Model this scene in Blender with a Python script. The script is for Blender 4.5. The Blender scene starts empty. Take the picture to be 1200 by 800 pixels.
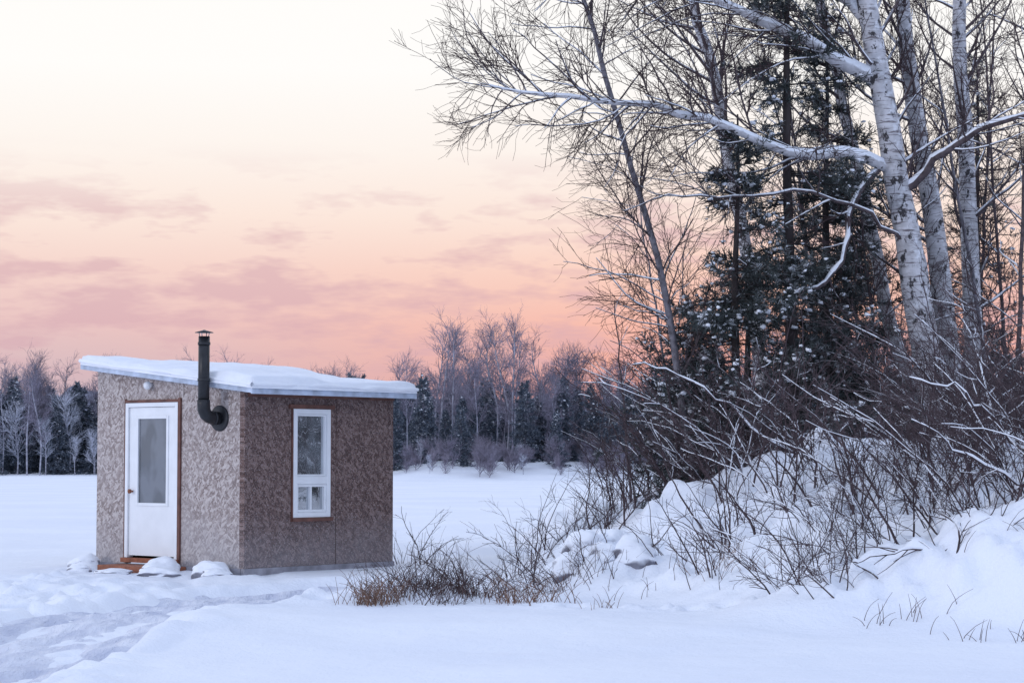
import bpy, math, random
import numpy as np
from mathutils import Vector
rng=np.random.default_rng(7)
random.seed(7)
S=bpy.context.scene
COL=S.collection

# ------------------------------------------------------------------ noise
_tab=np.random.default_rng(3).random((256,256))
def vn(x,y,o=0):
    x=np.asarray(x,float)+o*17.3; y=np.asarray(y,float)+o*9.7
    xi=np.floor(x).astype(int); yi=np.floor(y).astype(int)
    fx=x-xi; fy=y-yi
    fx=fx*fx*(3-2*fx); fy=fy*fy*(3-2*fy)
    a=_tab[xi%256,yi%256]; b=_tab[(xi+1)%256,yi%256]
    c=_tab[xi%256,(yi+1)%256]; d=_tab[(xi+1)%256,(yi+1)%256]
    return (a*(1-fx)+b*fx)*(1-fy)+(c*(1-fx)+d*fx)*fy-0.5
def fbm(x,y,o=0,n=3):
    s=0;a=1.;f=1.
    for i in range(n):
        s=s+a*vn(x*f,y*f,o+i); a*=.5; f*=2.03
    return s
def ss(a,b,x):
    t=np.clip((x-a)/(b-a),0,1); return t*t*(3-2*t)

# ------------------------------------------------------------------ materials
def newmat(name):
    m=bpy.data.materials.new(name); m.use_nodes=True
    nt=m.node_tree; b=nt.nodes['Principled BSDF']
    return m,nt,b
def N(nt,t,**k):
    n=nt.nodes.new(t)
    for a,v in k.items(): setattr(n,a,v)
    return n
def ramp(nt,fac,stops):
    r=N(nt,'ShaderNodeValToRGB'); e=r.color_ramp.elements
    while len(e)<len(stops): e.new(.5)
    for i,(p,c) in enumerate(stops):
        e[i].position=p; e[i].color=(c[0],c[1],c[2],1)
    nt.links.new(fac,r.inputs[0]); return r.outputs[0]
def coords(nt,scale=(1,1,1),rot=(0,0,0),out='Object'):
    tc=N(nt,'ShaderNodeTexCoord'); mp=N(nt,'ShaderNodeMapping')
    mp.inputs['Scale'].default_value=scale; mp.inputs['Rotation'].default_value=rot
    nt.links.new(tc.outputs[out],mp.inputs[0]); return mp.outputs[0]
def noise(nt,vec,scale,detail=4,rough=.5):
    n=N(nt,'ShaderNodeTexNoise'); n.inputs['Scale'].default_value=scale
    n.inputs['Detail'].default_value=detail; n.inputs['Roughness'].default_value=rough
    nt.links.new(vec,n.inputs['Vector']); return n.outputs['Fac']
def mix(nt,f,a,b):
    m=N(nt,'ShaderNodeMix',data_type='RGBA')
    for s,v in ((0,f),(6,a),(7,b)):
        if isinstance(v,(tuple,list)): m.inputs[s].default_value=(v[0],v[1],v[2],1)
        elif isinstance(v,(int,float)): m.inputs[s].default_value=v
        else: nt.links.new(v,m.inputs[s])
    return m.outputs[2]
def mixf(nt,f,a,b):
    m=N(nt,'ShaderNodeMix',data_type='FLOAT')
    nt.links.new(f,m.inputs[0]); nt.links.new(a,m.inputs[2]); nt.links.new(b,m.inputs[3]); return m.outputs[0]
def math_(nt,op,a,b=None,c=None,clamp=False):
    m=N(nt,'ShaderNodeMath',operation=op,use_clamp=clamp)
    for i,v in enumerate((a,b,c)):
        if v is None: continue
        if isinstance(v,(int,float)): m.inputs[i].default_value=v
        else: nt.links.new(v,m.inputs[i])
    return m.outputs[0]
def bump(nt,b,h,strength,dist):
    n=N(nt,'ShaderNodeBump'); n.inputs['Strength'].default_value=strength
    n.inputs['Distance'].default_value=dist
    nt.links.new(h,n.inputs['Height']); nt.links.new(n.outputs[0],b.inputs['Normal'])
def topsnow(nt,lo,hi,vec,ns=12,amt=1.0):
    g=N(nt,'ShaderNodeNewGeometry'); sx=N(nt,'ShaderNodeSeparateXYZ')
    nt.links.new(g.outputs['Normal'],sx.inputs[0])
    z=math_(nt,'ADD',sx.outputs[2],math_(nt,'MULTIPLY',math_(nt,'SUBTRACT',noise(nt,vec,ns,2),.5),1.2))
    mr=N(nt,'ShaderNodeMapRange'); mr.inputs[1].default_value=lo; mr.inputs[2].default_value=hi
    mr.inputs[4].default_value=amt
    nt.links.new(z,mr.inputs[0]); return mr.outputs[0]

SNOWC=(.855,.88,.935)
def snowmat(name,c1=SNOWC,c2=(.80,.83,.905),s1=.25,bs=.5,fine=30,streak=(1,1,1),dist=.12,simple=False):
    m,nt,b=newmat(name); v=coords(nt,streak)
    f=noise(nt,v,s1,3,.55)
    nt.links.new(ramp(nt,f,[(.35,c2),(.62,c1)]),b.inputs['Base Color'])
    b.inputs['Roughness'].default_value=.75; b.inputs['Specular IOR Level'].default_value=.2
    if not simple:
        h=math_(nt,'ADD',math_(nt,'MULTIPLY',noise(nt,v,2.2,5,.6),.7),math_(nt,'MULTIPLY',noise(nt,v,fine,2,.6),.12))
        bump(nt,b,h,bs,dist)
    return m
M_snow=snowmat('snow',bs=.6)
M_path=snowmat('packed_snow',(.76,.78,.86),(.54,.57,.69),2.2,.9,14,(1.8,.45,1),.2)
M_csnow=snowmat('clump_snow',(.86,.88,.93),(.82,.845,.905),3,simple=True)
M_rsnow=snowmat('roof_snow',(.86,.88,.93),(.80,.83,.9),3,.3,20)

def plain(name,c,r=.6,met=0,var=.2,sc=20):
    m,nt,b=newmat(name); v=coords(nt)
    d=tuple(x*(1-var) for x in c); e=tuple(min(1,x*(1+var)) for x in c)
    nt.links.new(ramp(nt,noise(nt,v,sc,4),[(.3,d),(.7,e)]),b.inputs['Base Color'])
    b.inputs['Roughness'].default_value=r; b.inputs['Metallic'].default_value=met
    return m
def bark_birch(name,base=(.62,.61,.64),dark=(.04,.036,.04)):
    m,nt,b=newmat(name)
    v=coords(nt,(1,1,1)); vs=coords(nt,(3.0,3.0,24)); vb=coords(nt,(5,5,3.2))
    base_c=ramp(nt,noise(nt,v,5,5,.6),[(.3,tuple(x*.58 for x in base)),(.62,base)])
    m1=ramp(nt,noise(nt,vs,1.3,3,.6),[(.54,(0,0,0)),(.62,(1,1,1))])
    m2=ramp(nt,noise(nt,vb,1.5,4,.7),[(.56,(0,0,0)),(.61,(1,1,1))])
    c=mix(nt,m1,base_c,(.17,.15,.16)); c=mix(nt,m2,c,dark)
    sn=topsnow(nt,.1,.45,v,9)
    c=mix(nt,sn,c,SNOWC)
    nt.links.new(c,b.inputs['Base Color']); b.inputs['Roughness'].default_value=.8
    bump(nt,b,noise(nt,vs,2,4),.5,.02)
    return m
def bark(name,c,snowlo=.55,snowhi=.9,amt=1.,simple=False):
    m,nt,b=newmat(name); v=coords(nt)
    if simple:
        bc=ramp(nt,noise(nt,v,3,0),[(.3,tuple(x*.7 for x in c)),(.7,tuple(x*1.3 for x in c))])
    else:
        bc=ramp(nt,noise(nt,v,14,2),[(.3,tuple(x*.6 for x in c)),(.7,tuple(x*1.4 for x in c))])
    if snowlo is not None:
        bc=mix(nt,topsnow(nt,snowlo,snowhi,v,5,amt),bc,SNOWC)
    nt.links.new(bc,b.inputs['Base Color']); b.inputs['Roughness'].default_value=.9
    b.inputs['Specular IOR Level'].default_value=.15
    return m
M_birch=bark_birch('birch_bark')
M_grey=bark('grey_bark',(.17,.16,.18),.6,.95)
M_limb=bark('limb_bark',(.095,.075,.08),.40,.7)
M_twig=bark('twig_bark',(.055,.036,.038),None,simple=True)
M_twigs=bark('snowy_twig',(.065,.045,.047),.85,1.15,.7)
M_stem=bark('shrub_stem',(.075,.055,.06),.6,.95,.85)
M_stwig=bark('shrub_twig',(.085,.063,.067),None,simple=True)
M_spr=bark('spruce_bark',(.05,.042,.042),None,simple=True)
def needle(name,c,d,s):
    m,nt,b=newmat(name); v=coords(nt)
    c0=ramp(nt,noise(nt,v,3,2),[(.3,d),(.7,c)])
    if s>0:
        c0=mix(nt,ramp(nt,noise(nt,v,4.5,3,.7),[(.54,(0,0,0)),(.66,(s,s,s))]),c0,SNOWC)
    nt.links.new(c0,b.inputs['Base Color']); b.inputs['Roughness'].default_value=.8
    return m
M_need=needle('spruce_needles',(.055,.068,.066),(.027,.035,.036),.38)

# ------------------------------------------------------------------ net builder
class Net:
    def __init__(s): s.V=[];s.F=[];s.M=[];s.n=0;s.mats=[];s.SM=[]
    def mi(s,m):
        if m not in s.mats: s.mats.append(m)
        return s.mats.index(m)
    def tubes(s,P,R,mat,k=3,smooth=False):
        if len(P)==0: return
        P=np.asarray(P,float);R=np.asarray(R,float)
        n,m=R.shape
        T=np.gradient(P,axis=1); T/=np.linalg.norm(T,axis=2,keepdims=True)+1e-9
        ch=P[:,-1]-P[:,0]; ch/=np.linalg.norm(ch,axis=1,keepdims=True)+1e-9
        ref=np.where(np.abs(ch[:,2:3])>.7,np.array([[1,0.1,0]]),np.array([[0.05,0,1]]))[:,None,:]
        A=np.cross(T,np.broadcast_to(ref,T.shape)); A/=np.linalg.norm(A,axis=2,keepdims=True)+1e-9
        B=np.cross(T,A)
        a=np.arange(k)*2*math.pi/k
        V=P[:,:,None,:]+R[:,:,None,None]*(A[:,:,None,:]*np.cos(a)[None,None,:,None]+B[:,:,None,:]*np.sin(a)[None,None,:,None])
        base=(np.arange(n)[:,None,None]*m+np.arange(m-1)[None,:,None])*k
        j=np.arange(k)[None,None,:]; j2=(j+1)%k
        F=np.stack([base+j,base+k+j,base+k+j2,base+j2],axis=-1).reshape(-1,4)
        s.V.append(V.reshape(-1,3)); s.F.append(F+s.n); s.n+=n*m*k
        s.M.append(np.full(len(F),s.mi(mat))); s.SM.append(np.full(len(F),smooth))
    def quads(s,Q,mat):
        if len(Q)==0: return
        n=len(Q); s.V.append(Q.reshape(-1,3)); s.F.append(np.arange(n*4).reshape(n,4)+s.n); s.n+=4*n
        s.M.append(np.full(n,s.mi(mat))); s.SM.append(np.full(n,False))
    def clumps(s,C,r,mat,flat=.6):
        C=np.asarray(C,float); n=len(C)
        if n==0: return
        r=np.asarray(r)
        off=np.array([-1,-.6,0,.6,1.])
        P=C[:,None,:]+np.zeros((n,5,3)); P[:,:,2]+=off[None,:]*r[:,None]*flat
        P[:,:,:2]+=rng.normal(0,.12,(n,5,2))*r[:,None,None]
        R=np.array([.03,.8,1,.75,.03])[None,:]*r[:,None]*rng.uniform(.8,1.2,(n,5))
        s.tubes(P,R,mat,6,True)
    def mesh(s,name):
        V=np.concatenate(s.V);F=np.concatenate(s.F)
        me=bpy.data.meshes.new(name)
        me.vertices.add(len(V)); me.vertices.foreach_set('co',V.astype(np.float32).ravel())
        me.loops.add(len(F)*4); me.loops.foreach_set('vertex_index',F.astype(np.int32).ravel())
        me.polygons.add(len(F)); me.polygons.foreach_set('loop_start',(np.arange(len(F))*4).astype(np.int32))
        me.polygons.foreach_set('loop_total',np.full(len(F),4,np.int32))
        for m in s.mats: me.materials.append(m)
        me.polygons.foreach_set('material_index',np.concatenate(s.M).astype(np.int32))
        me.polygons.foreach_set('use_smooth',np.concatenate(s.SM).astype(bool))
        me.update(calc_edges=True); return me
    def build(s,name):
        o=bpy.data.objects.new(name,s.mesh(name)); COL.objects.link(o); return o

def unit(a): return a/(np.linalg.norm(a,axis=-1,keepdims=True)+1e-9)
def spawn(P,R,dens,lo,hi,ang=(.5,1.),up=0.,wob=.25,n=5,rmax=.02,rtip=.003,tmin=.15,shr=.5,bias=None,bw=0.):
    N0,m,_=P.shape
    L=np.linalg.norm(np.diff(P,axis=1),axis=2).sum(1)
    cnt=rng.poisson(dens*L)
    idx=np.repeat(np.arange(N0),cnt); M=len(idx)
    if M==0: return np.zeros((0,n,3)),np.zeros((0,n))
    t=tmin+(1-tmin)*rng.random(M)
    f=t*(m-1); i=np.minimum(f.astype(int),m-2); w=(f-i)[:,None]
    p0=P[idx,i]; p1=P[idx,i+1]; p=p0*(1-w)+p1*w
    tg=unit(p1-p0); r=R[idx,i]*(1-w[:,0])+R[idx,i+1]*w[:,0]
    pr=rng.normal(size=(M,3)); pr=unit(pr-(pr*tg).sum(1,keepdims=True)*tg)
    a=rng.uniform(ang[0],ang[1],M)[:,None]
    d=tg*np.cos(a)+pr*np.sin(a)
    if bias is not None: d=d+np.array(bias)*bw
    d=unit(d)
    ln=rng.uniform(lo,hi,M)*(1-shr*t)
    C=np.zeros((M,n,3)); C[:,0]=p
    st=(ln/(n-1))[:,None]
    for k in range(1,n):
        C[:,k]=C[:,k-1]+d*st
        d=unit(d+rng.normal(size=(M,3))*wob+np.array([0,0,up/n]))
    rb=np.minimum(r*.65,rmax)
    RC=rb[:,None]*np.linspace(1,0,n)[None,:]+np.minimum(rtip,rb)[:,None]*np.linspace(0,1,n)[None,:]
    return C,RC
def snowtop(net,P,R,minr=.012,frac=.6,f=.75):
    if len(P)==0: return
    ch=unit(P[:,-1]-P[:,0])
    ok=(np.abs(ch[:,2])<.72)&(R[:,0]>minr)&(rng.random(len(P))<frac)
    P=P[ok].copy();R=R[ok].copy()
    if len(P)==0: return
    P[:,:,2]+=R*.8
    net.tubes(P,R*f*rng.uniform(.6,1.25,R.shape)+.002,M_csnow,5,True)
def resample(pts,n,jit=0.):
    pts=np.array(pts,float)
    q=np.vstack([2*pts[0]-pts[1],pts,2*pts[-1]-pts[-2]])
    out=[]
    for t in np.linspace(0,len(pts)-1-1e-6,n):
        i=int(t);f=t-i;p0,p1,p2,p3=q[i],q[i+1],q[i+2],q[i+3]
        out.append(.5*((2*p1)+(-p0+p2)*f+(2*p0-5*p1+4*p2-p3)*f*f+(-p0+3*p1-3*p2+p3)*f**3))
    out=np.array(out)
    if jit: out[1:]+=rng.normal(0,jit,(n-1,3))
    return out

# ------------------------------------------------------------------ terrain
PC=np.array([(-4.5,8),(-4.2,12),(-4.05,16),(-4.0,19.5),(-3.7,22),(-2.9,24),(-2.0,25.1),(-.9,25.7)])
PCs=resample([(a,b,0) for a,b in PC],60)[:,:2]
def pdist(x,y):
    x=np.asarray(x,float); y=np.asarray(y,float)
    d=np.full(x.shape,1e9)
    near=(x>-9)&(x<3)&(y<30)
    xn=x[near];yn=y[near];dn=np.full(xn.shape,1e9)
    for i in range(len(PCs)-1):
        a=PCs[i];b=PCs[i+1];e=b-a
        t=np.clip(((xn-a[0])*e[0]+(yn-a[1])*e[1])/(e@e),0,1)
        dn=np.minimum(dn,np.hypot(xn-a[0]-t*e[0],yn-a[1]-t*e[1]))
    d[near]=dn; return d
def shore(x):
    x=np.asarray(x,float)
    return 141+38*ss(-6,-26,x)+3*np.sin(x*.11)
def Hbase(x,y):
    x=np.asarray(x,float);y=np.asarray(y,float)
    d1=(x+.35-.05*(y-24)+.7*fbm(y*.35,x*0+3,1,2)); d2=(x+.5+(y-24.2)*.92)/1.36+.6*fbm(x*.4,y*.4,4,2)
    k=.8; d=-k*np.log(np.exp(-np.clip(d1,-20,60)/k)+np.exp(-np.clip(d2,-20,60)/k))
    bank=.42*ss(-.1,1.1,d)+1.15*ss(.6,4.5,d)+.7*ss(4.3,16,d)
    pil=ss(-.1,.9,d)*(fbm(x*.8,y*.8,8,3)*.40+.38*np.abs(fbm(x*1.7,y*1.7,12,3))+.12*fbm(x*3.5,y*3.5,14,2)-.06)
    cut=1-ss(40,54,y)
    h=(bank+pil)*cut
    h=h+.55*np.exp(-(((x-5.3)/1.5)**2+((y-20.3)/1.1)**2))
    h=h+.25*np.exp(-(((x-3.0)/.8)**2+((y-20.4)/.7)**2))
    near=1-ss(40,90,y)
    h=h+near*(.13*fbm(x*.22,y*.3,20,3)+.035*fbm(x*1.3,y*1.3,22,2))
    h=h-near*.04
    h=h+.14*np.exp(-(((x+1.1)/.9)**2+((y-23.4)/.6)**2))
    s0=shore(x)
    rise=ss(-16,-4,x)
    h=h+ss(0,12,y-s0)*(.2+.85*rise)*(1+.7*fbm(x*.12,y*.12,30,3))+ss(0,2,y-s0)*.2*rise
    fx=np.exp(-(((x+3.5)/2.3)**2+((y-28.7)/2.2)**2)**2)
    h=h*(1-fx)
    return h
def H(x,y):
    x=np.asarray(x,float);y=np.asarray(y,float)
    h=Hbase(x,y); d=pdist(x,y)
    pe=.92+.3*fbm(x*1.1,y*1.1,40,2)
    h=h-.12*ss(pe+.10,pe-.15,d)+.06*np.exp(-((d-pe-.2)/.2)**2)*(.6+.8*fbm(x*3,y*3,41,2))
    t=ss(-2.4,-3.4,x)*ss(30,24,y)*(1-ss(1.0,.6,d))
    h=h+t*(.10*fbm(x*2.2,y*1.6,44,3)-.07*ss(.12,.30,vn(x*3.3,y*2.2,50)))
    return h
def axis(dense0,dense1,st,lo,hi,g):
    a=list(np.arange(dense0,dense1,st)); s=st;v=dense1
    while v<hi: a.append(v); s*=g; v+=s
    b=[];s=st;v=dense0-st
    while v>lo: b.append(v); s*=g; v-=s
    b.append(lo); a.append(hi)
    return np.array(sorted(b)+a)
xs=axis(-7,8,.065,-2500,2500,1.07); ys=axis(12,31,.07,-40,4000,1.035)
X,Y=np.meshgrid(xs,ys)
Z=H(X,Y)
def prints(x0,y0,sx,sy,n,dep,r,gap=.16,off=.09):
    L=math.hypot(sx,sy); ux,uy=sx/L,sy/L
    for ti in range(n):
        o=off if ti%2 else -off
        tx=x0+ux*gap*ti-uy*o+.1*math.sin(ti*.25); ty=y0+uy*gap*ti+ux*o+rng.normal(0,.03)
        i0,i1=np.searchsorted(xs,[tx-.4,tx+.4]); j0,j1=np.searchsorted(ys,[ty-.4,ty+.4])
        dd=((X[j0:j1,i0:i1]-tx)/r)**2+((Y[j0:j1,i0:i1]-ty)/(r*1.3))**2
        Z[j0:j1,i0:i1]+=-dep*np.exp(-dd)+dep*.35*np.exp(-(np.sqrt(dd)-1.7)**2*3)
prints(.3,22.2,1,-.62,60,.09,.11,.22)
prints(-2.9,14.5,-.2,1,55,.04,.1,.3)
prints(-5.9,14.5,.1,1,34,.10,.14,.33,.16)
prints(-5.3,16.5,-.05,1,30,.09,.14,.34,.14)
prints(-6.4,21.5,.9,.35,16,.09,.14,.33,.14)
def gridmesh(name,X,Y,Z,mat):
    ny,nx=X.shape
    V=np.stack([X,Y,Z],-1).reshape(-1,3)
    i=np.arange(nx-1)[None,:];j=np.arange(ny-1)[:,None]
    b=j*nx+i
    F=np.stack([b,b+1,b+nx+1,b+nx],-1).reshape(-1,4)
    net=Net(); net.V=[V];net.F=[F];net.M=[np.zeros(len(F))];net.SM=[np.full(len(F),True)];net.mats=[mat]
    return net.build(name)
gridmesh('snow_ground',X,Y,Z,M_snow)
cl=resample([(a,b,0) for a,b in PC],300)[:,:2]
tg=np.gradient(cl,axis=0); tg/=np.linalg.norm(tg,axis=1,keepdims=True); nr=np.stack([tg[:,1],-tg[:,0]],1)
w=np.linspace(-1.12,1.12,60)
PX=cl[:,0][:,None]+nr[:,0][:,None]*w[None,:]; PY=cl[:,1][:,None]+nr[:,1][:,None]*w[None,:]
S_=np.cumsum(np.r_[0,np.linalg.norm(np.diff(cl,axis=0),axis=1)])[:,None]
PZ=Hbase(PX,PY)-.085+.035*fbm(S_*.6+0*w,w[None,:]*6+0*S_,60,3)+.06*fbm(PX*3.5,PY*2.2,66,3)
PZ+=-.03*np.exp(-((w[None,:]-.45)/.12)**2)-.03*np.exp(-((w[None,:]+.4)/.12)**2)
gridmesh('snow_path',PX,PY,PZ,M_path)

# ------------------------------------------------------------------ cabin
C0=(-3.36,26.85,0.); ANG=math.atan2(.766,.643)
cab=bpy.data.objects.new('wooden_cabin',None); COL.objects.link(cab)
cab.location=C0; cab.rotation_euler=(0,0,ANG)
def osb(name,cols,frost,fa,wall,zf):
    m,nt,b=newmat(name)
    v=coords(nt)
    sx=N(nt,'ShaderNodeSeparateXYZ'); nt.links.new(v,sx.inputs[0])
    cb=N(nt,'ShaderNodeCombineXYZ')
    nt.links.new(sx.outputs[0 if wall=='x' else 1],cb.inputs[0]); nt.links.new(sx.outputs[2],cb.inputs[1])
    layers=[]
    for k,(rot,sc) in enumerate([(.25,(17,42,1)),(1.35,(19,44,1)),(-.75,(18,40,1)),(2.2,(22,46,1)),(.8,(20,44,1))]):
        mp=N(nt,'ShaderNodeMapping'); mp.inputs['Rotation'].default_value=(0,0,rot)
        mp.inputs['Location'].default_value=(k*3.1,k*1.7,0); nt.links.new(cb.outputs[0],mp.inputs[0])
        mp2=N(nt,'ShaderNodeMapping'); mp2.inputs['Scale'].default_value=sc; nt.links.new(mp.outputs[0],mp2.inputs[0])
        vo=N(nt,'ShaderNodeTexVoronoi',voronoi_dimensions='2D'); vo.inputs['Scale'].default_value=1
        nt.links.new(mp2.outputs[0],vo.inputs['Vector'])
        sc_=N(nt,'ShaderNodeSeparateColor'); nt.links.new(vo.outputs['Color'],sc_.inputs[0])
        layers.append((sc_.outputs[0],sc_.outputs[1]))
    f=layers[0][0]
    for a_,g_ in layers[1:]:
        f=mixf(nt,math_(nt,'GREATER_THAN',g_,.6),f,a_)
    col=ramp(nt,f,cols)
    big=noise(nt,v,1.1,4,.6)
    col=mix(nt,ramp(nt,big,[(.3,(0,0,0)),(.75,(fa,fa,fa))]),col,frost)
    fz=math_(nt,'ADD',math_(nt,'MULTIPLY',sx.outputs[2],-1.3),math_(nt,'MULTIPLY',noise(nt,v,3,4,.7),1.2))
    mr=N(nt,'ShaderNodeMapRange'); nt.links.new(fz,mr.inputs[0]); mr.inputs[1].default_value=-.4; mr.inputs[2].default_value=.7
    mr.inputs[4].default_value=zf
    col=mix(nt,mr.outputs[0],col,(.42,.41,.43))
    sp=ramp(nt,noise(nt,v,60,2,.8),[(.57,(0,0,0)),(.66,(.5,.5,.5))])
    col=mix(nt,sp,col,(.58,.57,.60))
    nt.links.new(col,b.inputs['Base Color']); b.inputs['Roughness'].default_value=.8
    b.inputs['Specular IOR Level'].default_value=.2
    return m
M_osbL=osb('osb_pale',[(.1,(.20,.152,.138)),(.5,(.36,.295,.272)),(.9,(.56,.495,.465))],(.46,.41,.40),.5,'y',.5)  # paler OSB tone with frost patches
M_osbR=osb('osb_weathered',[(.1,(.075,.043,.037)),(.5,(.14,.087,.076)),(.9,(.25,.175,.157))],(.175,.12,.112),.35,'x',.35)  # darker, redder OSB tone
M_trim=plain('brown_trim',(.14,.06,.045),.7,0,.35,9)
M_seam=plain('dark_seam',(.07,.045,.04),.9,0,.2,9)  # dark strips for the joints between panels
M_white=plain('white_paint',(.80,.81,.83),.4,0,.04,5)
M_sill=plain('sill_wood',(.27,.095,.05),.7,0,.3,12)
M_black=plain('stove_pipe_black',(.022,.023,.027),.38,.35,.3,14)
M_fasc=plain('frosted_fascia',(.44,.50,.61),.6,0,.28,6)
M_metal=plain('galvanised',(.4,.41,.44),.4,.6,.2,20)
M_base=plain('skirting_grey',(.28,.27,.30),.8,0,.35,6)
def glass(name,base,gl,sc=2.2):
    m,nt,b=newmat(name); v=coords(nt,(1,1,.6))
    g=N(nt,'ShaderNodeBsdfGlossy'); g.inputs['Roughness'].default_value=.02
    g.inputs['Color'].default_value=(.85,.88,.92,1)
    nt.links.new(ramp(nt,noise(nt,v,sc,2,.5),[(.42,tuple(x*.25 for x in base)),(.58,base)]),b.inputs['Base Color'])
    mx=N(nt,'ShaderNodeMixShader'); mx.inputs[0].default_value=gl
    out=nt.nodes['Material Output']
    nt.links.new(b.outputs[0],mx.inputs[1]); nt.links.new(g.outputs[0],mx.inputs[2]); nt.links.new(mx.outputs[0],out.inputs[0])
    bp=N(nt,'ShaderNodeBump'); bp.inputs['Strength'].default_value=.3; bp.inputs['Distance'].default_value=.02
    nt.links.new(noise(nt,v,2.5,2),bp.inputs['Height']); nt.links.new(bp.outputs[0],g.inputs['Normal'])
    return m
M_glassW=glass('window_glass',(.22,.24,.26),.5,3.0)
M_glassD=glass('door_glass',(.09,.095,.11),.17,4.0)
def addmesh(name,V,F,mat,parent=cab,smooth=False,bev=0):
    me=bpy.data.meshes.new(name); me.from_pydata([tuple(v) for v in V],[],F); me.materials.append(mat)
    if smooth:
        for p in me.polygons: p.use_smooth=True
    me.update()
    o=bpy.data.objects.new(name,me); COL.objects.link(o); o.parent=parent
    if bev:
        b=o.modifiers.new('b','BEVEL'); b.width=bev; b.segments=2
    return o
BF=[(0,3,2,1),(4,5,6,7),(0,1,5,4),(1,2,6,5),(2,3,7,6),(3,0,4,7)]
def box(name,a,b,mat,bev=0.,**k):
    x0,y0,z0=a;x1,y1,z1=b
    return addmesh(name,[(x0,y0,z0),(x1,y0,z0),(x1,y1,z0),(x0,y1,z0),(x0,y0,z1),(x1,y0,z1),(x1,y1,z1),(x0,y1,z1)],BF,mat,bev=bev,**k)
LX,LY=2.72,2.89
zt=lambda y:2.31+.114*y
def slopebox(name,x0,x1,y0,y1,z0,mat,dz=0,th=None):
    b0=z0 if th is None else zt(y0)+dz
    b1=z0 if th is None else zt(y1)+dz
    t0=zt(y0)+dz+(th or 0); t1=zt(y1)+dz+(th or 0)
    return addmesh(name,[(x0,y0,b0),(x1,y0,b0),(x1,y1,b1),(x0,y1,b1),(x0,y0,t0),(x1,y0,t0),(x1,y1,t1),(x0,y1,t1)],BF,mat)
T=.09
wx0,wx1,wz0,wz1=.83,1.50,.69,2.09
zr=2.305
box('window_wall_left',(0,0,.07),(wx0,T,zr),M_osbR); box('window_wall_right',(wx1,0,.07),(LX,T,zr),M_osbR)
box('window_wall_below',(wx0,0,.07),(wx1,T,wz0),M_osbR); box('window_wall_above',(wx0,0,wz1),(wx1,T,zr),M_osbR)
dy0,dy1,dz0,dz1=1.24,2.28,.15,2.18
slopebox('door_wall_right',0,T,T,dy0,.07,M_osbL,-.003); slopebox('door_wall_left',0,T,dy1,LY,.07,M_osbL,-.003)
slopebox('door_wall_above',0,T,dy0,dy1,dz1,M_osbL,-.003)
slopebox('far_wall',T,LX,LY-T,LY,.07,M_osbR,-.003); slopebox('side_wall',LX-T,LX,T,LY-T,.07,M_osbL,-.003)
box('floor',(T,T,.08),(LX-T,LY-T,.14),M_trim)
box('skirting_window_side',(-.012,-.02,-.1),(LX+.01,-.003+.05,.069),M_base)
box('skirting_door_side',(-.02,.048,-.1),(.04,LY,.069),M_base)
box('corner_strip',(-.014,-.014,.07),(.035,-.001,2.29),M_osbR)
box('top_batten',(.036,-.022,2.23),(LX,-.001,2.30),M_trim)
box('panel_seam_window_wall',(1.62,-.003,.07),(1.628,-.0005,2.229),M_seam)
box('panel_seam_door_wall',(-.003,1.15,2.24),(-.0005,1.158,2.42),M_seam)
def ring(name,ax,u0,u1,z0,z1,wd,o0,o1,mat):
    for nm,(a,b,c,d) in {'left':(u0,u0+wd,z0,z1),'right':(u1-wd,u1,z0,z1),'top':(u0+wd,u1-wd,z1-wd,z1),'bottom':(u0+wd,u1-wd,z0,z0+wd)}.items():
        if ax=='x': box(f'{name}_{nm}',(a,o0,c),(b,o1,d),mat,.004)
        else: box(f'{name}_{nm}',(o0,a,c),(o1,b,d),mat,.004)
ring('window_frame','x',wx0,wx1,wz0,wz1,.065,-.03,.07,M_white)
box('window_mullion',(wx0+.065,-.028,1.12),(wx1-.065,.07,1.22),M_white,.004)
ring('window_sash','x',wx0+.066,wx1-.066,1.221,wz1-.066,.025,-.005,.05,M_white)
ring('window_lower_sash','x',wx0+.066,wx1-.066,wz0+.066,1.119,.035,-.012,.05,M_white)
box('window_lower_bar',(1.15,-.008,wz0+.1),(1.175,.04,1.085),M_white)
box('window_glass',(wx0+.09,.03,1.245),(wx1-.09,.036,wz1-.09),M_glassW)
box('window_lower_glass',(wx0+.1,.03,wz0+.1),(wx1-.1,.036,1.085),M_glassW)
box('window_head_trim',(wx0-.07,-.035,wz1+.003),(wx1+.07,-.001,wz1+.055),M_trim)
box('window_sill_trim',(wx0-.03,-.05,wz0-.05),(wx1+.03,-.001,wz0-.003),M_trim)
box('window_side_trim',(wx0-.02,-.02,wz0-.002),(wx0-.002,-.001,wz1+.002),M_trim)
box('window_side_trim_right',(wx1+.002,-.02,wz0-.002),(wx1+.02,-.001,wz1+.002),M_trim)
box('door_jamb_right',(-.03,dy0,dz0),(.08,dy0+.055,dz1),M_white,.004)
box('door_jamb_left',(-.03,dy1-.055,dz0),(.08,dy1,dz1),M_white,.004)
box('door_head',(-.03,dy0+.055,dz1-.055),(.08,dy1-.055,dz1),M_white,.004)
a,b=dy0+.06,dy1-.06
g0,g1,gz0,gz1=a+.16,b-.16,.85,1.99
box('door_stile_right',(.0,a,dz0+.03),(.05,g0,dz1-.06),M_white)
box('door_stile_left',(.0,g1,dz0+.03),(.05,b,dz1-.06),M_white)
box('door_lower_panel',(.0,g0,dz0+.03),(.05,g1,gz0),M_white)
box('door_top_rail',(.0,g0,gz1),(.05,g1,dz1-.06),M_white)
ring('door_glass_trim','y',g0-.02,g1+.02,gz0-.02,gz1+.02,.04,-.014,.02,M_white)
box('door_glass',(.012,g0+.018,gz0+.018),(.02,g1-.018,gz1-.018),M_glassD)
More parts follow.
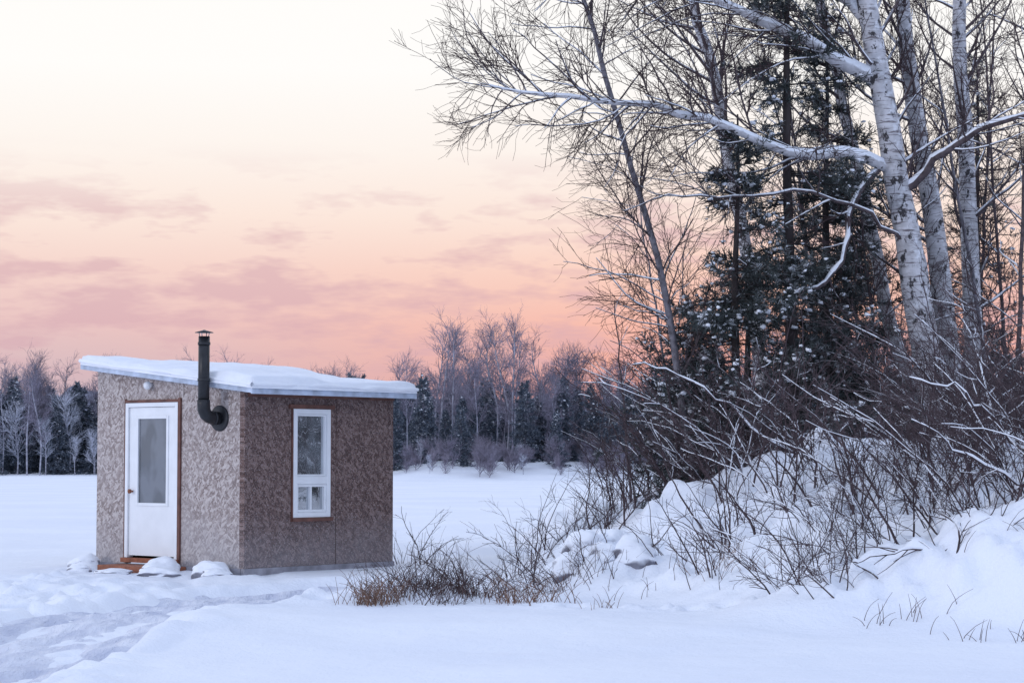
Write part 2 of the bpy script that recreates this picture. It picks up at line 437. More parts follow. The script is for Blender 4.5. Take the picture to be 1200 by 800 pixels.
box('door_trim_right',(-.028,dy0-.05,.1),(-.001,dy0-.002,dz1+.055),M_trim)
box('door_trim_left',(-.028,dy1+.002,.1),(-.001,dy1+.02,dz1+.055),M_trim)
box('door_trim_top',(-.028,dy0-.001,dz1+.003),(-.001,dy1+.001,dz1+.04),M_trim)
box('door_threshold',(-.06,dy0-.04,.09),(.08,dy1+.04,.148),M_sill)
def tube(name,pts,r,mat,k=24,parent=cab,cap=True):
    net=Net(); pts=np.array(pts,float)
    rr=np.array(r if hasattr(r,'__len__') else [r]*len(pts),float)
    if cap:
        pts=np.vstack([pts[0],pts,pts[-1]]); rr=np.r_[.0005,rr,.0005]
        d0=pts[2]-pts[1]; d1=pts[-2]-pts[-3]
        pts[0]=pts[1]-unit(d0)*.0008; pts[-1]=pts[-2]+unit(d1)*.0008
    net.tubes(pts[None],rr[None],mat,k,True)
    o=net.build(name); o.parent=parent
    return o
tube('door_knob',[(.0,b-.07,1.02),(-.03,b-.07,1.02),(-.04,b-.07,1.02),(-.065,b-.07,1.02),(-.075,b-.07,1.02)],[.012,.012,.028,.03,.012],M_sill,16)
box('door_step',(-.42,1.05,-.05),(-.03,2.35,.065),M_sill,.006)
tube('porch_light',[(-.0,1.8,2.41),(-.02,1.8,2.41),(-.05,1.8,2.405),(-.09,1.8,2.40),(-.115,1.8,2.395)],[.035,.035,.055,.05,.015],M_white,16)
py=.46;pz=1.96;px=-.28
tube('pipe_wall_collar',[(-.0,py,pz),(-.02,py,pz),(-.03,py,pz)],[.165,.165,.15],M_black,28)
tube('pipe_elbow',[(-.0,py,pz),(-.12,py,pz),(-.19,py,pz+.015),(-.245,py,pz+.05),(-.275,py,pz+.11),(px,py,pz+.18),(px,py,pz+.22)],.082,M_black)
tube('pipe_riser',[(px,py,pz+.2),(px,py,2.55),(px,py,2.99)],.072,M_black)
for i,z in enumerate((pz+.21,2.44,2.9)):
    tube(f'pipe_band_{i+1}',[(px,py,z-.018),(px,py,z+.018)],.08,M_black)
tube('pipe_collar_horizontal',[(-.1,py,pz),(-.125,py,pz)],.092,M_black)
for i in range(4):
    a_=i*math.pi/2+.4
    tube(f'cap_strut_{i+1}',[(px+.06*math.cos(a_),py+.06*math.sin(a_),2.98),(px+.075*math.cos(a_),py+.075*math.sin(a_),3.05)],.006,M_metal,6)
tube('pipe_cap',[(px,py,3.035),(px,py,3.042),(px,py,3.065),(px,py,3.073)],[.118,.116,.03,.01],M_black)
rx0,rx1,ry0,ry1=-.15,2.84,-.28,3.05
slopebox('roof_deck',rx0,rx1,ry0,ry1,0,M_fasc,.0,.085)
slopebox('fascia_left',rx0-.022,rx0-.001,ry0-.01,ry1,0,M_fasc,-.01,.115)
slopebox('fascia_front',rx0-.022,rx1+.01,ry0-.034,ry0-.011,0,M_fasc,-.02,.115)
n=70
sx_=np.linspace(rx0-.045,rx1+.04,n);sy_=np.linspace(ry0-.06,ry1+.03,n)
SX,SY=np.meshgrid(sx_,sy_)
e=np.minimum(np.minimum(SX-sx_[0],sx_[-1]-SX),np.minimum(SY-sy_[0],sy_[-1]-SY))
prof=np.sqrt(np.clip(1-(1-np.clip(e/.10,0,1))**2,0,1))
SZ=zt(SY)+.088+(.075+.10*fbm(SX*1.1,SY*1.1,70,3)+.03*ss(0,1.5,SY))*prof
SZ+= -.035*(e<=1e-6)
jx=.03*fbm(SY*6,SX*6,73,2)*(e<.02)
o=gridmesh('roof_snow',SX+jx,SY+jx,SZ,M_rsnow); o.parent=cab
lip=Net()
k=60
yy=np.linspace(ry0-.04,ry1,k); lp=np.stack([np.full(k,rx0-.03),yy,zt(yy)+.10+.02*fbm(yy*3,yy*0,80,3)],1)
lip.tubes(lp[None],(.018+.03*(fbm(yy*3,yy*0,81,3)+.3))[None],M_csnow,8,True)
xx=np.linspace(rx0-.03,rx1+.02,k); lp=np.stack([xx,np.full(k,ry0-.045),np.full(k,zt(ry0)+.095)+.02*fbm(xx*3,xx*0,82,3)],1)
lip.tubes(lp[None],(.018+.03*(fbm(xx*3,xx*0,83,3)+.3))[None],M_csnow,8,True)
o=lip.build('roof_edge_snow'); o.parent=cab

def lump(name,x,y,r,h,mat,z=None,seed=0):
    import bmesh
    bm=bmesh.new(); bmesh.ops.create_icosphere(bm,subdivisions=4,radius=1)
    z0=float(H(np.array([x]),np.array([y]))[0]) if z is None else z
    for v in bm.verts:
        c=v.co; n_=float(fbm(np.array([c.x*1.3+seed]),np.array([c.y*1.3+c.z*1.7]),5,3)[0])
        s_=1+.45*n_
        v.co=Vector((c.x*r*s_,c.y*r*s_*.8,c.z*h*s_))
    me=bpy.data.meshes.new(name); bm.to_mesh(me); bm.free(); me.materials.append(mat)
    for p in me.polygons: p.use_smooth=True
    o=bpy.data.objects.new(name,me); o.location=(x,y,z0+h*.2); COL.objects.link(o); return o
def stone_mat():
    m,nt,b=newmat('snowy_stone'); v=coords(nt)
    c=ramp(nt,noise(nt,v,6,4),[(.3,(.14,.14,.17)),(.7,(.30,.30,.35))])
    c=mix(nt,topsnow(nt,-.25,.15,v,3),c,SNOWC)
    nt.links.new(c,b.inputs['Base Color']); b.inputs['Roughness'].default_value=.8
    bump(nt,b,noise(nt,v,5,4),.5,.05); return m
M_stone=stone_mat()
def loc(lx,ly):
    return (C0[0]+lx*.643-ly*.766, C0[1]+lx*.766+ly*.643)
for (lx,ly,r,h) in [(-.3,2.75,.22,.15),(-.55,2.55,.16,.08),(-.35,1.15,.24,.16),(-.55,1.0,.26,.1),(-.25,.35,.25,.19),(-.35,.12,.2,.09),(-.7,1.7,.25,.06)]:
    x,y=loc(lx,ly); lump('snow_covered_rock',x,y,r,h,M_stone,seed=lx*7+ly*3)
for (x,y,r,h) in [(.85,24.9,.26,.3),(1.12,25.1,.22,.26),(.65,24.5,.2,.2),(1.4,24.4,.26,.22),(1.05,24.4,.16,.18),(3.9,27.0,.35,.3),(5.6,26,.4,.3)]:
    lump('snow_covered_rock',x,y,r,h,M_stone,seed=x*5)

# ------------------------------------------------------------------ trees
def gz(x,y): return float(H(np.array([x]),np.array([y]))[0])
def trunkpts(pts,n=16):
    pts=[tuple(p) for p in pts]; x,y,z=pts[0]
    g=gz(x,y)-.25
    if z>g+.3: pts=[(x+(x-pts[1][0])*.15,y,g)]+pts
    return resample(pts,n,.012)
def crown(net,P,R,d1,l1,d2=5,d3=9,tmin=.3,up=.35,ang=(.5,1.1),rmax=.035,snow=.5,bias=None,bw=0):
    A,RA=spawn(P,R,d1,l1[0],l1[1],ang,up,.11,8,rmax,.005,tmin,.35,bias,bw)
    net.tubes(A,RA,M_limb,4)
    snowtop(net,A,RA,.012,snow,.7)
    B,RB=spawn(A,RA,d2,.35,1.15,(.45,.95),up*.7,.14,6,.008,.0032,.12,.45)
    net.tubes(B,RB,M_twigs,3)
    C,RC=spawn(B,RB,d3,.12,.5,(.4,.9),.15,.18,4,.0046,.0027,.1,.3)
    net.tubes(C,RC,M_twig,3)
    return A,RA
def birch(pts,r0,r1,mat=M_birch,limbs=(),d1=1.6,l1=(1.2,2.8),tmin=.35,up=.4,name='birch_tree',d2=5,d3=7,bias=None,bw=0,flare=True,rmax=.03,ang=(.5,1.1)):
    net=Net(); P=trunkpts(pts)
    R=np.linspace(r0,r1,len(P))
    if flare: R[0]*=1.35;R[1]*=1.1
    net.tubes(P[None],R[None],mat,12,True)
    crown(net,P[None],R[None],d1,l1,d2,d3,tmin,up,ang=ang,bias=bias,bw=bw,rmax=rmax)
    for lp,a,b_,kw in limbs:
        Q=resample(lp,18,.02); q=np.linspace(a,b_,18)
        net.tubes(Q[None],q[None],M_limb if a<.07 else mat,8,True)
        snowtop(net,Q[None],q[None],.005,1.,.9)
        crown(net,Q[None],q[None],**kw)
    return net.build(name)
KW=dict(d1=5.4,l1=(.8,2.3),d2=7,d3=8.5,tmin=.18,up=.1,ang=(.4,1.15),rmax=.016,snow=.4)
limbsA=[
 ([(5.3,30,5.55),(4.7,29.6,5.72),(4.2,29.3,5.62),(3.55,29,5.70),(2.83,28.7,5.98),(2.12,28.5,6.14),(1.42,28.3,6.2),(.71,28.1,6.22),(.1,28,6.30),(-.3,27.9,6.35)],.08,.010,dict(KW,d1=6.2)),
 ([(5.2,30,6.75),(4.56,29.8,7.05),(3.96,29.6,7.35),(3.3,29.5,7.62),(2.5,29.3,7.95),(1.5,29,8.1),(.4,28.8,8.1)],.10,.015,dict(KW,d1=6.0,up=-.4)),
 ([(5.25,30,5.6),(4.75,29.7,5.0),(4.62,29.5,4.4),(4.4,29.3,3.95),(4.0,29.2,3.75),(3.5,29.1,3.95),(3.1,29.1,4.15)],.05,.012,dict(KW,d1=2.0,l1=(.4,1.0))),
 ([(5.5,30,5.2),(6.3,29.5,5.9),(7.2,29.2,6.2),(8.4,29,6.3)],.06,.012,dict(KW,d1=3)),
 ([(5.1,30,7.6),(4.3,30.5,8.5),(3.2,30.7,9.1),(2,30.6,9.6)],.09,.015,dict(KW,d1=2.0)),
 ([(5.6,30,4.4),(4.9,29.6,4.9),(3.9,29.2,5.1),(3.0,29,5.0),(2.2,28.8,5.0),(1.5,28.7,4.8)],.03,.006,dict(KW,d1=3.2,up=0)),
]
birch([(5.98,30,1.8),(5.82,30,2.85),(5.64,30,4.29),(5.40,30,5.73),(5.22,30,6.93),(5.04,30,7.9),(4.9,30,8.9),(4.85,30,11)],.235,.11,limbs=limbsA,d1=1.2,tmin=.4)
birch([(6.62,31.5,1.8),(6.5,31.5,2.8),(6.23,31.5,5.06),(5.98,31.5,6.7),(5.82,31.5,8.2),(5.6,31.6,12)],.19,.09,d1=1.8,bias=(-.6,0,0),bw=.4)
birch([(7.2,33,1.9),(7.15,33,3),(7.1,33,5.24),(7.03,33,6.95),(6.99,33,8.53),(7.1,33,12.5)],.18,.09,d1=2.0)
birch([(6.3,32,1.8),(5.77,32,3.2),(5.38,32,5),(5.0,32,6.8),(4.68,32,8.3),(4.3,32.2,11)],.125,.06,d1=2.0,bias=(-.8,0,.2),bw=.5)
birch([(3.95,33,1.6),(3.7,33,4.2),(3.3,33,6.4),(3.1,33,7.7),(2.84,33,8.5),(2.5,33,11)],.12,.07,d1=2.4,bias=(-.8,0,.1),bw=.5)
birch([(6.5,30.8,1.8),(6.1,30.8,3.1),(5.9,30.9,4.6),(5.45,31,6.2),(5.3,31,8.2),(5.3,31,11)],.085,.04,d1=2.0)
birch([(8.9,34,2),(8.8,34,5),(8.9,34,8),(8.7,34,12)],.15,.06,d1=2.2)
birch([(2.5,29,1.2),(2.38,29,1.7),(2.2,29,3.04),(2.03,29,3.97),(1.74,29,5.0),(1.45,29,6.06),(1.16,29,7.1),(.95,29,7.9),(.7,29,9.2)],.062,.025,mat=M_grey,d1=6.5,l1=(.7,2.1),tmin=.22,name='aspen_tree',up=.05,ang=(.6,1.3),bias=(-.7,0,0),bw=.35,rmax=.013,d2=5.5,d3=7)
for i in range(15):
    x=rng.uniform(4.6,9.3) if i%4 else rng.uniform(1.9,3); y=rng.uniform(29.5,36); h=rng.uniform(4.5,9) if x>3 else rng.uniform(3,5); lean=rng.normal(-.05,.09); g=gz(x,y)
    birch([(x,y,g),(x+lean*h*.3,y,g+h*.3),(x+lean*h*.65,y+.1,g+h*.65),(x+lean*h,y+.2,g+h)],.015+.005*h*.6,.008,mat=M_limb if i%3 else M_grey,
          d1=3.6,l1=(.5,1.6),tmin=.2,name='young_birch_tree',d2=4.5,d3=6,flare=False,rmax=.014)

# spruces
def spruce_net(x,y,z0,h,Lmax,per=4,gap=.15,sprig=14,bl=.075,bw_=.011,nb=12,clump=.16,z1=.12,mats=(M_spr,M_need,M_csnow),snowr=(.025,.06),r0=.09,power=.8,lean=0,keepf=.85,gapt=-.38):
    net=Net()
    P=np.array([[(x+lean*t*h+.02*math.sin(t*9),y,z0-.2+(h+.2)*t) for t in np.linspace(0,1,12)]])
    net.tubes(P,np.linspace(r0,.012,12)[None],mats[0],8,True)
    zs=np.arange(h*z1,h*.985,gap)
    zz=np.repeat(zs,per)+rng.uniform(-gap,gap,len(zs)*per)
    az=rng.uniform(0,2*math.pi,len(zz))
    keep=(rng.random(len(zz))<keepf)&(vn(zz*1.5,np.cos(az)*.8+x*3,77)>gapt); zz=zz[keep]; az=az[keep]
    t=np.clip(zz/h,0,1)
    L=Lmax*(1-t)**power*rng.uniform(.35,1.2,len(zz))*(1+.6*vn(zz*1.3,az,78))+.12
    n=7
    d=np.stack([np.cos(az),np.sin(az),.35-.75*(1-t)],1); d=unit(d)
    A=np.zeros((len(zz),n,3)); A[:,0]=np.stack([x+lean*zz,np.full(len(zz),y),z0+zz],1)
    for k in range(1,n):
        A[:,k]=A[:,k-1]+d*(L/(n-1))[:,None]
        d=unit(d+np.array([0,0,-.12 if k<3 else .16])+rng.normal(0,.06,d.shape))
    RA=np.linspace(.014,.004,n)[None]*np.ones((len(zz),1))
    net.tubes(A,RA,mats[0],3)
    B,RB=spawn(A,RA,sprig,.12,.42,(.6,1.1),-.25,.12,4,.004,.002,.12,.4)
    net.tubes(B,RB,mats[0],3)
    for Q,cn,t0 in [(A,nb*2,.3),(B,nb,0.)]:
        M=len(Q); tt=t0+(1-t0)*rng.random((M,cn)); f=tt*(Q.shape[1]-1); i=np.minimum(f.astype(int),Q.shape[1]-2); w=(f-i)[...,None]
        I=np.arange(M)[:,None]
        p=Q[I,i]*(1-w)+Q[I,i+1]*w; tg=unit(Q[I,i+1]-Q[I,i])
        pr=rng.normal(size=p.shape); pr=unit(pr-(pr*tg).sum(-1,keepdims=True)*tg)
        dd=unit(tg*.75+pr*.7); side=unit(np.cross(dd,rng.normal(size=p.shape)))*bw_*.5
        l=bl*rng.uniform(.6,1.2,p.shape[:2])[...,None]
        Qd=np.stack([p-side,p+side,p+dd*l+side*.4,p+dd*l-side*.4],-2).reshape(-1,4,3)
        net.quads(Qd,mats[1])
    if clump>0:
        for Q,fr in ((A,clump*6),(B,clump)):
            M=len(Q); sel=np.repeat(np.arange(M),rng.poisson(fr,M))
            k=rng.integers(1,Q.shape[1],len(sel)); c=Q[sel,k]+np.array([0,0,.018])
            patch=vn(c[:,0]*1.8,c[:,2]*1.8,90)>-.15
            c=c[patch]
            net.clumps(c,rng.uniform(snowr[0],snowr[1],len(c))*rng.uniform(.5,1,len(c)),mats[2],.4)
    return net
BIG=dict(per=6,sprig=15,bl=.095,bw_=.015,nb=13,keepf=.85,gapt=-.26)
for (x,y,h,L,cl_,kw) in [(3.05,29.2,5.2,1.85,.42,dict(BIG,snowr=(.02,.062),lean=.01,power=.85)),(3.9,29.8,8.6,1.45,.34,dict(BIG,per=5,keepf=.8,gapt=-.2,lean=-.004,r0=.11,power=.68,snowr=(.02,.06))),(2.45,29.8,2.9,1.1,.4,BIG),(4.6,31.0,6.2,1.35,.2,BIG),(3.5,31.5,3.4,1.4,.3,BIG),(7.9,36,6.5,1.3,.06,{}),(5.2,33,4.8,1.3,.15,BIG)]:
    spruce_net(x,y,gz(x,y),h,L,clump=cl_,**kw).build('spruce_tree')

# shrubs
def shrub(x,y,h,ns=14,spread=.5,name='alder_shrub',lean=(0,0),mat=M_stem,snow=.3,r=.016,d2=6,d3=6,arch=-.35,base=.22,tw=.0042):
    net=Net(); g=gz(x,y)
    n=10; az=rng.uniform(0,2*math.pi,ns); sp=spread*rng.uniform(.15,1.4,ns)
    d=unit(np.stack([np.cos(az)*sp+lean[0],np.sin(az)*sp+lean[1],np.ones(ns)],1))
    P=np.zeros((ns,n,3))
    bx=x+rng.normal(0,base,ns);by=y+rng.normal(0,base,ns)
    P[:,0]=np.stack([bx,by,H(bx,by)-.08],1)
    L=h*rng.uniform(.4,1.2,ns)
    for k in range(1,n):
        P[:,k]=P[:,k-1]+d*(L/(n-1))[:,None]
        hz=np.stack([d[:,0],d[:,1],np.zeros(ns)],1)
        d=unit(d+hz*(-arch)*.3*rng.uniform(0,2,(ns,1))+rng.normal(0,.13,d.shape)+np.array([lean[0]*.1,lean[1]*.1,0]))
    R=(r*rng.uniform(.45,1.2,ns)*(L/h))[:,None]*np.linspace(1,.22,n)[None]+.001
    net.tubes(P,R,mat,4)
    snowtop(net,P,R,.008,snow,.85)
    B,RB=spawn(P,R,d2,.25*h*.4,.55*h*.55,(.35,.9),.2,.16,6,.006,.003,.12,.5)
    net.tubes(B,RB,mat,3)
    snowtop(net,B,RB,.004,snow*.35,1.1)
    C,RC=spawn(B,RB,d3,.1,.4,(.35,.9),.2,.18,4,tw,.0022,.1,.3)
    net.tubes(C,RC,M_stwig,3)
    return net.build(name)
shrub(2.7,27.4,2.3,18,.8,lean=(-.3,0),snow=.6,r=.014)
shrub(3.3,28.3,2.6,14,.7,lean=(-.3,0),r=.014,snow=.6)
shrub(2.2,28.4,2.2,14,.7,lean=(-.3,0),snow=.5,r=.013)
shrub(1.6,29.5,1.9,12,.7,r=.012); shrub(1.1,27.2,1.3,12,.7,r=.01); shrub(.3,26.0,1.0,12,.8,r=.009)
shrub(.9,29,1.2,12,.8,r=.009); shrub(.5,31,1.2,12,.8,r=.009); shrub(1.8,31.5,1.6,12,.7,r=.01)
for i in range(22):
    x=rng.uniform(2.4,9.2); y=rng.uniform(25.5,31); h=rng.uniform(1.2,2.7)
    if x<5: h*=.8
    shrub(x,y,h,rng.integers(9,16),.65,r=.012,lean=(rng.normal(-.08,.14),0),d2=5,snow=.5)
for i in range(10):
    x=rng.uniform(4.5,10); y=rng.uniform(30,38)
    shrub(x,y,rng.uniform(2.2,3.4),14,.5,r=.014)
for (x,y,h) in [(2.9,24.9,1.2),(3.6,24.6,1.5),(4.0,23.6,1.5),(4.7,24.2,2.0),(5.3,24.8,2.3),(4.5,22.6,1.7),(5.2,22.9,2.2),(5.9,23.5,2.5),(3.4,22.9,1.2),(4.9,21.6,1.9),(5.6,21.6,2.0),(6.3,24.8,2.5),(5.1,20.9,1.6),(2.5,23.9,.9),(4.2,21.6,1.3),(4.6,23.3,1.8)]:
    shrub(x+rng.normal(0,.1),y,h,16,.8,r=.012,lean=(rng.normal(-.15,.12),0),d2=7,d3=6,snow=.6,base=.3)
shrub(2.75,20.9,1.2,18,.8,lean=(.1,0),r=.009,d2=9,snow=.4); shrub(3.05,20.2,.8,14,.9,lean=(-.2,0),r=.008,d2=9)
shrub(3.4,21.6,1.2,16,.8,lean=(-.1,0),r=.009,d2=8,snow=.5)
shrub(2.2,22.6,1.1,8,.6,r=.008,lean=(-.2,0)); shrub(1.7,24.4,.9,9,.8,r=.008)
shrub(4.4,20.4,.9,12,.95,lean=(-.4,0),r=.009,snow=.7); shrub(5.5,20.2,1.2,12,.7,r=.01,lean=(-.1,0))
net=Net()
for p in ([(5.4,21.2,1.05),(4.8,21,1.3),(4.35,20.8,1.5),(3.9,20.7,1.85)],[(5.6,21.8,1.2),(4.9,21.6,1.8),(4.5,21.5,2.15),(4.0,21.5,2.3)],[(5.0,20.6,.75),(4.3,20.4,.6),(3.6,20.2,.6),(3.2,20.2,.42)],[(3.6,27,1.5),(2.8,26.6,2.0),(2.1,26.5,2.5),(1.5,26.5,2.6)]):
    Q=resample(p,14,.03); q=np.linspace(.018,.006,14)
    net.tubes(Q[None],q[None],M_stem,6,True); snowtop(net,Q[None],q[None],.001,1.,1.1)
    B,RB=spawn(Q[None],q[None],6,.2,.7,(.3,.9),.1,.15,5,.007,.003,.1,.4); net.tubes(B,RB,M_stem,3)
net.build('fallen_branch')
for a in [(-.95,23.3,.6,16),(-.45,23.7,.7,16),(-1.45,23.2,.45,14),(-.7,22.9,.45,14),(-.15,23.3,.5,12),(-1.1,22.9,.4,14),(-.75,23.5,.65,16)]:
    shrub(a[0],a[1],a[2],a[3],1.2,r=.006,name='low_shrub',d2=13,d3=9,tw=.0035,snow=.3)
shrub(-1.3,29.4,.95,14,.6,r=.008,name='low_shrub'); shrub(.55,24.3,.7,14,.9,r=.008,name='low_shrub',d2=10); shrub(.15,24.9,.65,14,.9,r=.008,name='low_shrub',d2=10)
shrub(-.1,25.6,.8,10,.7,r=.008,name='low_shrub'); shrub(.9,24.2,.6,12,.9,r=.007,name='low_shrub',d2=10)
M_grass=bark('dry_grass_blades',(.20,.125,.095),.85,1.1,.5)
M_grass2=bark('dark_dry_weeds',(.10,.066,.062),.85,1.1,.5)
def grass(x,y,n,h,rad=.2,mat=M_grass,arch=1.):
    net=Net(); px_=x+rng.normal(0,rad,n); py_=y+rng.normal(0,rad*.6,n)
    az=rng.uniform(0,2*math.pi,n); sp=rng.uniform(.1,.6,n)
    d=unit(np.stack([np.cos(az)*sp,np.sin(az)*sp,np.ones(n)],1)); P=np.zeros((n,6,3)); P[:,0]=np.stack([px_,py_,H(px_,py_)-.03],1)
    L=h*rng.uniform(.4,1.1,n)
    for k in range(1,6):
        P[:,k]=P[:,k-1]+d*(L/5)[:,None]
        d=unit(d+np.stack([np.cos(az),np.sin(az),-.5*np.ones(n)],1)*.16*arch*rng.uniform(0,2,n)[:,None])
    net.tubes(P,np.linspace(.004,.0015,6)[None]*np.ones((n,1)),mat,3)
    return net.build('dry_grass')
for a in [(-1.5,22.6,110,.42,.15),(-1.3,22.7,60,.35,.15),(-.75,22.6,30,.35,.15,M_grass2),(-.05,22.7,40,.42,.12),(.3,22.8,50,.4,.14),(.2,22.4,20,.25,.2),(-1.05,23.1,130,.42,.3,M_grass2),(-.5,23.2,130,.42,.25,M_grass2),
          (2.25,23.2,40,.3,.15),(2.5,22.6,16,.25,.2),(.95,21.6,14,.25,.1),(4.2,18.2,22,.28,.35,M_grass2),(4.6,17.6,20,.3,.3,M_grass2),(3.4,19.3,16,.35,.2,M_grass2),(4.9,19.5,22,.35,.4,M_grass2),(.6,24,50,.4,.25,M_grass2),(1.4,23.2,16,.3,.4,M_grass2)]:
    grass(*a)

# ------------------------------------------------------------------ distant treeline
D_need=needle('hazed_spruce',(.095,.12,.155),(.06,.08,.115),.45)  # blue-grey aerial haze is mixed into the base colours of the distant trees
D_spr=bark('hazed_spruce_bark',(.16,.16,.20),None,simple=True)
D_tw=bark('hazed_twigs',(.24,.22,.275),None,simple=True); D_tr=bark('hazed_trunks',(.34,.34,.40),None,simple=True)
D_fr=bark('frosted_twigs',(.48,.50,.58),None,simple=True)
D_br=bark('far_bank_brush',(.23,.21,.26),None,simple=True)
D_sn=M_csnow
con=[];dec=[];fro=[];bru=[]
for i in range(5):
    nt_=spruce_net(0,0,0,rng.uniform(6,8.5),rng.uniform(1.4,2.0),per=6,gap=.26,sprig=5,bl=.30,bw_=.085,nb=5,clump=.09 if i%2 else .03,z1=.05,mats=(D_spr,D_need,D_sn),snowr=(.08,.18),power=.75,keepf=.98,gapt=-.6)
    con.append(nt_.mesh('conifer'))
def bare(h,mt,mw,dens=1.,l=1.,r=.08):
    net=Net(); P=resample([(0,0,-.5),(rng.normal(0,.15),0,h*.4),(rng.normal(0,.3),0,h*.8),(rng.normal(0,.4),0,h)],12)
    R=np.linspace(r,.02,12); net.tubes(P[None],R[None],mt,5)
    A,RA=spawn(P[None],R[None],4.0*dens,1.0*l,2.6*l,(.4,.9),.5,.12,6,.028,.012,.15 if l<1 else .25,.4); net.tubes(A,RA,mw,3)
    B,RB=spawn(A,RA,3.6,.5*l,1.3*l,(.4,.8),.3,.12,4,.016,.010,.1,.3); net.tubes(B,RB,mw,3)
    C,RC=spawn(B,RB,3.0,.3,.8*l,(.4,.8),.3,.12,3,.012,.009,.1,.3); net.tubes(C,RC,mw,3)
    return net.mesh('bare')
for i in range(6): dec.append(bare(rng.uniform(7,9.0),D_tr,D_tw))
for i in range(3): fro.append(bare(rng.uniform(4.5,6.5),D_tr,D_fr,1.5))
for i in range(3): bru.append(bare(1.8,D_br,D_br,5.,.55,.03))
tl=bpy.data.objects.new('distant_treeline',None); COL.objects.link(tl)
pend=[]
def inst(me,x,y,s): pend.append((me,x,y,s))
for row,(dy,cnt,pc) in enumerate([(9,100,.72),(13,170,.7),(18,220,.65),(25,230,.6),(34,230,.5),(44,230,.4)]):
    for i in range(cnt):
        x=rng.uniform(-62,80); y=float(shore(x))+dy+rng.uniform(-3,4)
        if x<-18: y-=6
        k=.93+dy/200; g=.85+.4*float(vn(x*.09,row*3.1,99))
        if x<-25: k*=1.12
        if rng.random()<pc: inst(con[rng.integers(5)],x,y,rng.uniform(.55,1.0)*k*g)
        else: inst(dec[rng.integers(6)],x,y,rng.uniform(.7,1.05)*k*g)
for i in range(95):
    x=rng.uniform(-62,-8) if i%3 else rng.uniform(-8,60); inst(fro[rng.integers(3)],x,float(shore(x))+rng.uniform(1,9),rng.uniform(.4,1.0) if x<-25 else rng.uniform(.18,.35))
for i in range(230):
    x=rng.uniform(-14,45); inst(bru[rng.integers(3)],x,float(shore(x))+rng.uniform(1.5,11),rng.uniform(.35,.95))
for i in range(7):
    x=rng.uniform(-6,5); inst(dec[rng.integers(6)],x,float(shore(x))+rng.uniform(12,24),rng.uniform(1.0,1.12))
zz_=H(np.array([p[1] for p in pend]),np.array([p[2] for p in pend]))
for (me,x,y,s),z in zip(pend,zz_):
    o=bpy.data.objects.new('tree_part',me); COL.objects.link(o); o.parent=tl
    o.location=(x,y,float(z)-.1); o.scale=(s*rng.uniform(.9,1.15),)*2+(s,); o.rotation_euler=(0,0,rng.uniform(0,6.28))
M_hill=plain('hazed_forest',(.20,.21,.28),.9,0,.25,.35)  # forest colour with the blue-grey haze painted in
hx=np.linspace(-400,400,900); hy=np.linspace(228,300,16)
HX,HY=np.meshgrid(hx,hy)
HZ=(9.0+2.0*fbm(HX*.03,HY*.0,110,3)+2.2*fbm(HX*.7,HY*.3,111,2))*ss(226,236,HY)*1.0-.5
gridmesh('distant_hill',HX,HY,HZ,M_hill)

# ------------------------------------------------------------------ world
W=bpy.data.worlds.new('World'); S.world=W; W.use_nodes=True
nt=W.node_tree; nt.nodes.clear()
out=N(nt,'ShaderNodeOutputWorld')
tc=N(nt,'ShaderNodeTexCoord'); sep=N(nt,'ShaderNodeSeparateXYZ'); nt.links.new(tc.outputs['Generated'],sep.inputs[0])
x_,y_,z_=sep.outputs
def mr(v,a,b,c=0,d=1,smooth=False):
    m=N(nt,'ShaderNodeMapRange'); nt.links.new(v,m.inputs[0])
    if smooth: m.interpolation_type='SMOOTHSTEP'
    for i,q in enumerate((a,b,c,d)): m.inputs[i+1].default_value=q
    return m.outputs[0]
def s2l(c): return tuple(((v/255+.055)/1.055)**2.4 if v>10 else v/3294 for v in c)
e=mr(z_,0,.25)
L_=ramp(nt,e,[(0,s2l((190,172,186))),(.15,s2l((214,186,192))),(.25,s2l((234,197,195))),(.35,s2l((246,214,205))),(.45,s2l((252,232,221))),(.57,s2l((254,245,238))),(.72,s2l((255,253,250)))])
R_=ramp(nt,e,[(0,s2l((234,162,156))),(.15,s2l((245,173,158))),(.25,s2l((250,189,172))),(.35,s2l((252,210,194))),(.45,s2l((253,230,218))),(.57,s2l((254,244,237))),(.72,s2l((255,253,251)))])
lr=mr(x_,-.22,.10,0,1,True)
c=mix(nt,lr,L_,R_)
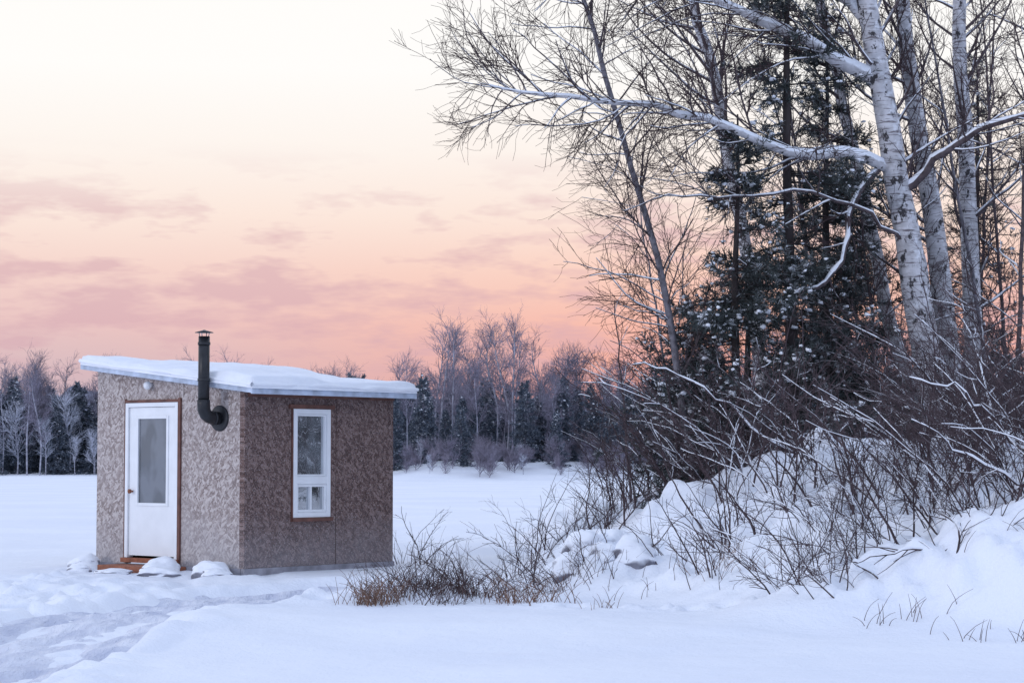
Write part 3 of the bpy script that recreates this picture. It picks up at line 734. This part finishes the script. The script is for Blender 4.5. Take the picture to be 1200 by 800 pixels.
mp=N(nt,'ShaderNodeMapping'); mp.inputs['Scale'].default_value=(15,15,58); mp.inputs['Location'].default_value=(6.3,0,4.2); nt.links.new(tc.outputs['Generated'],mp.inputs[0])
cn=noise(nt,mp.outputs[0],1.,4,.62)
cm=ramp(nt,cn,[(.48,(0,0,0)),(.62,(1,1,1))])
band=math_(nt,'MULTIPLY',mr(z_,.025,.05,0,1,True),mr(z_,.15,.10,0,1,True))
cf=math_(nt,'MULTIPLY',math_(nt,'MULTIPLY',cm,band),.6)
c=mix(nt,cf,c,s2l((214,172,182)))
c=mix(nt,mr(z_,.22,.50,0,1,True),c,(.76,.86,1.10))
c=mix(nt,mr(y_,.75,-.2,0,1,True),c,(.70,.82,1.10))
bg=N(nt,'ShaderNodeBackground'); nt.links.new(c,bg.inputs[0]); bg.inputs[1].default_value=1.0
sky=N(nt,'ShaderNodeTexSky',sky_type='NISHITA'); sky.sun_disc=False
SE=math.radians(12); SR=math.radians(236)
sky.sun_elevation=SE; sky.sun_rotation=SR
bg2=N(nt,'ShaderNodeBackground'); nt.links.new(sky.outputs[0],bg2.inputs[0]); bg2.inputs[1].default_value=.001
ad=N(nt,'ShaderNodeAddShader'); nt.links.new(bg.outputs[0],ad.inputs[0]); nt.links.new(bg2.outputs[0],ad.inputs[1]); nt.links.new(ad.outputs[0],out.inputs[0])
sl=bpy.data.lights.new('sun','SUN'); sl.energy=.6; sl.angle=math.radians(10); sl.color=(1,.93,.9)
so=bpy.data.objects.new('sun',sl); COL.objects.link(so)
dv=Vector((math.sin(SR)*math.cos(SE),math.cos(SR)*math.cos(SE),math.sin(SE)))
so.rotation_euler=dv.to_track_quat('Z','Y').to_euler()

cam=bpy.data.cameras.new('camera'); cam.lens=75; cam.sensor_width=36; cam.clip_end=6000; cam.clip_start=.1
co=bpy.data.objects.new('camera',cam); COL.objects.link(co); co.location=(0,0,1.45)
co.rotation_euler=(math.radians(90)+math.atan(137/2500),0,0)
S.camera=co
S.view_settings.view_transform='Standard'; S.view_settings.look='None'; S.view_settings.exposure=0
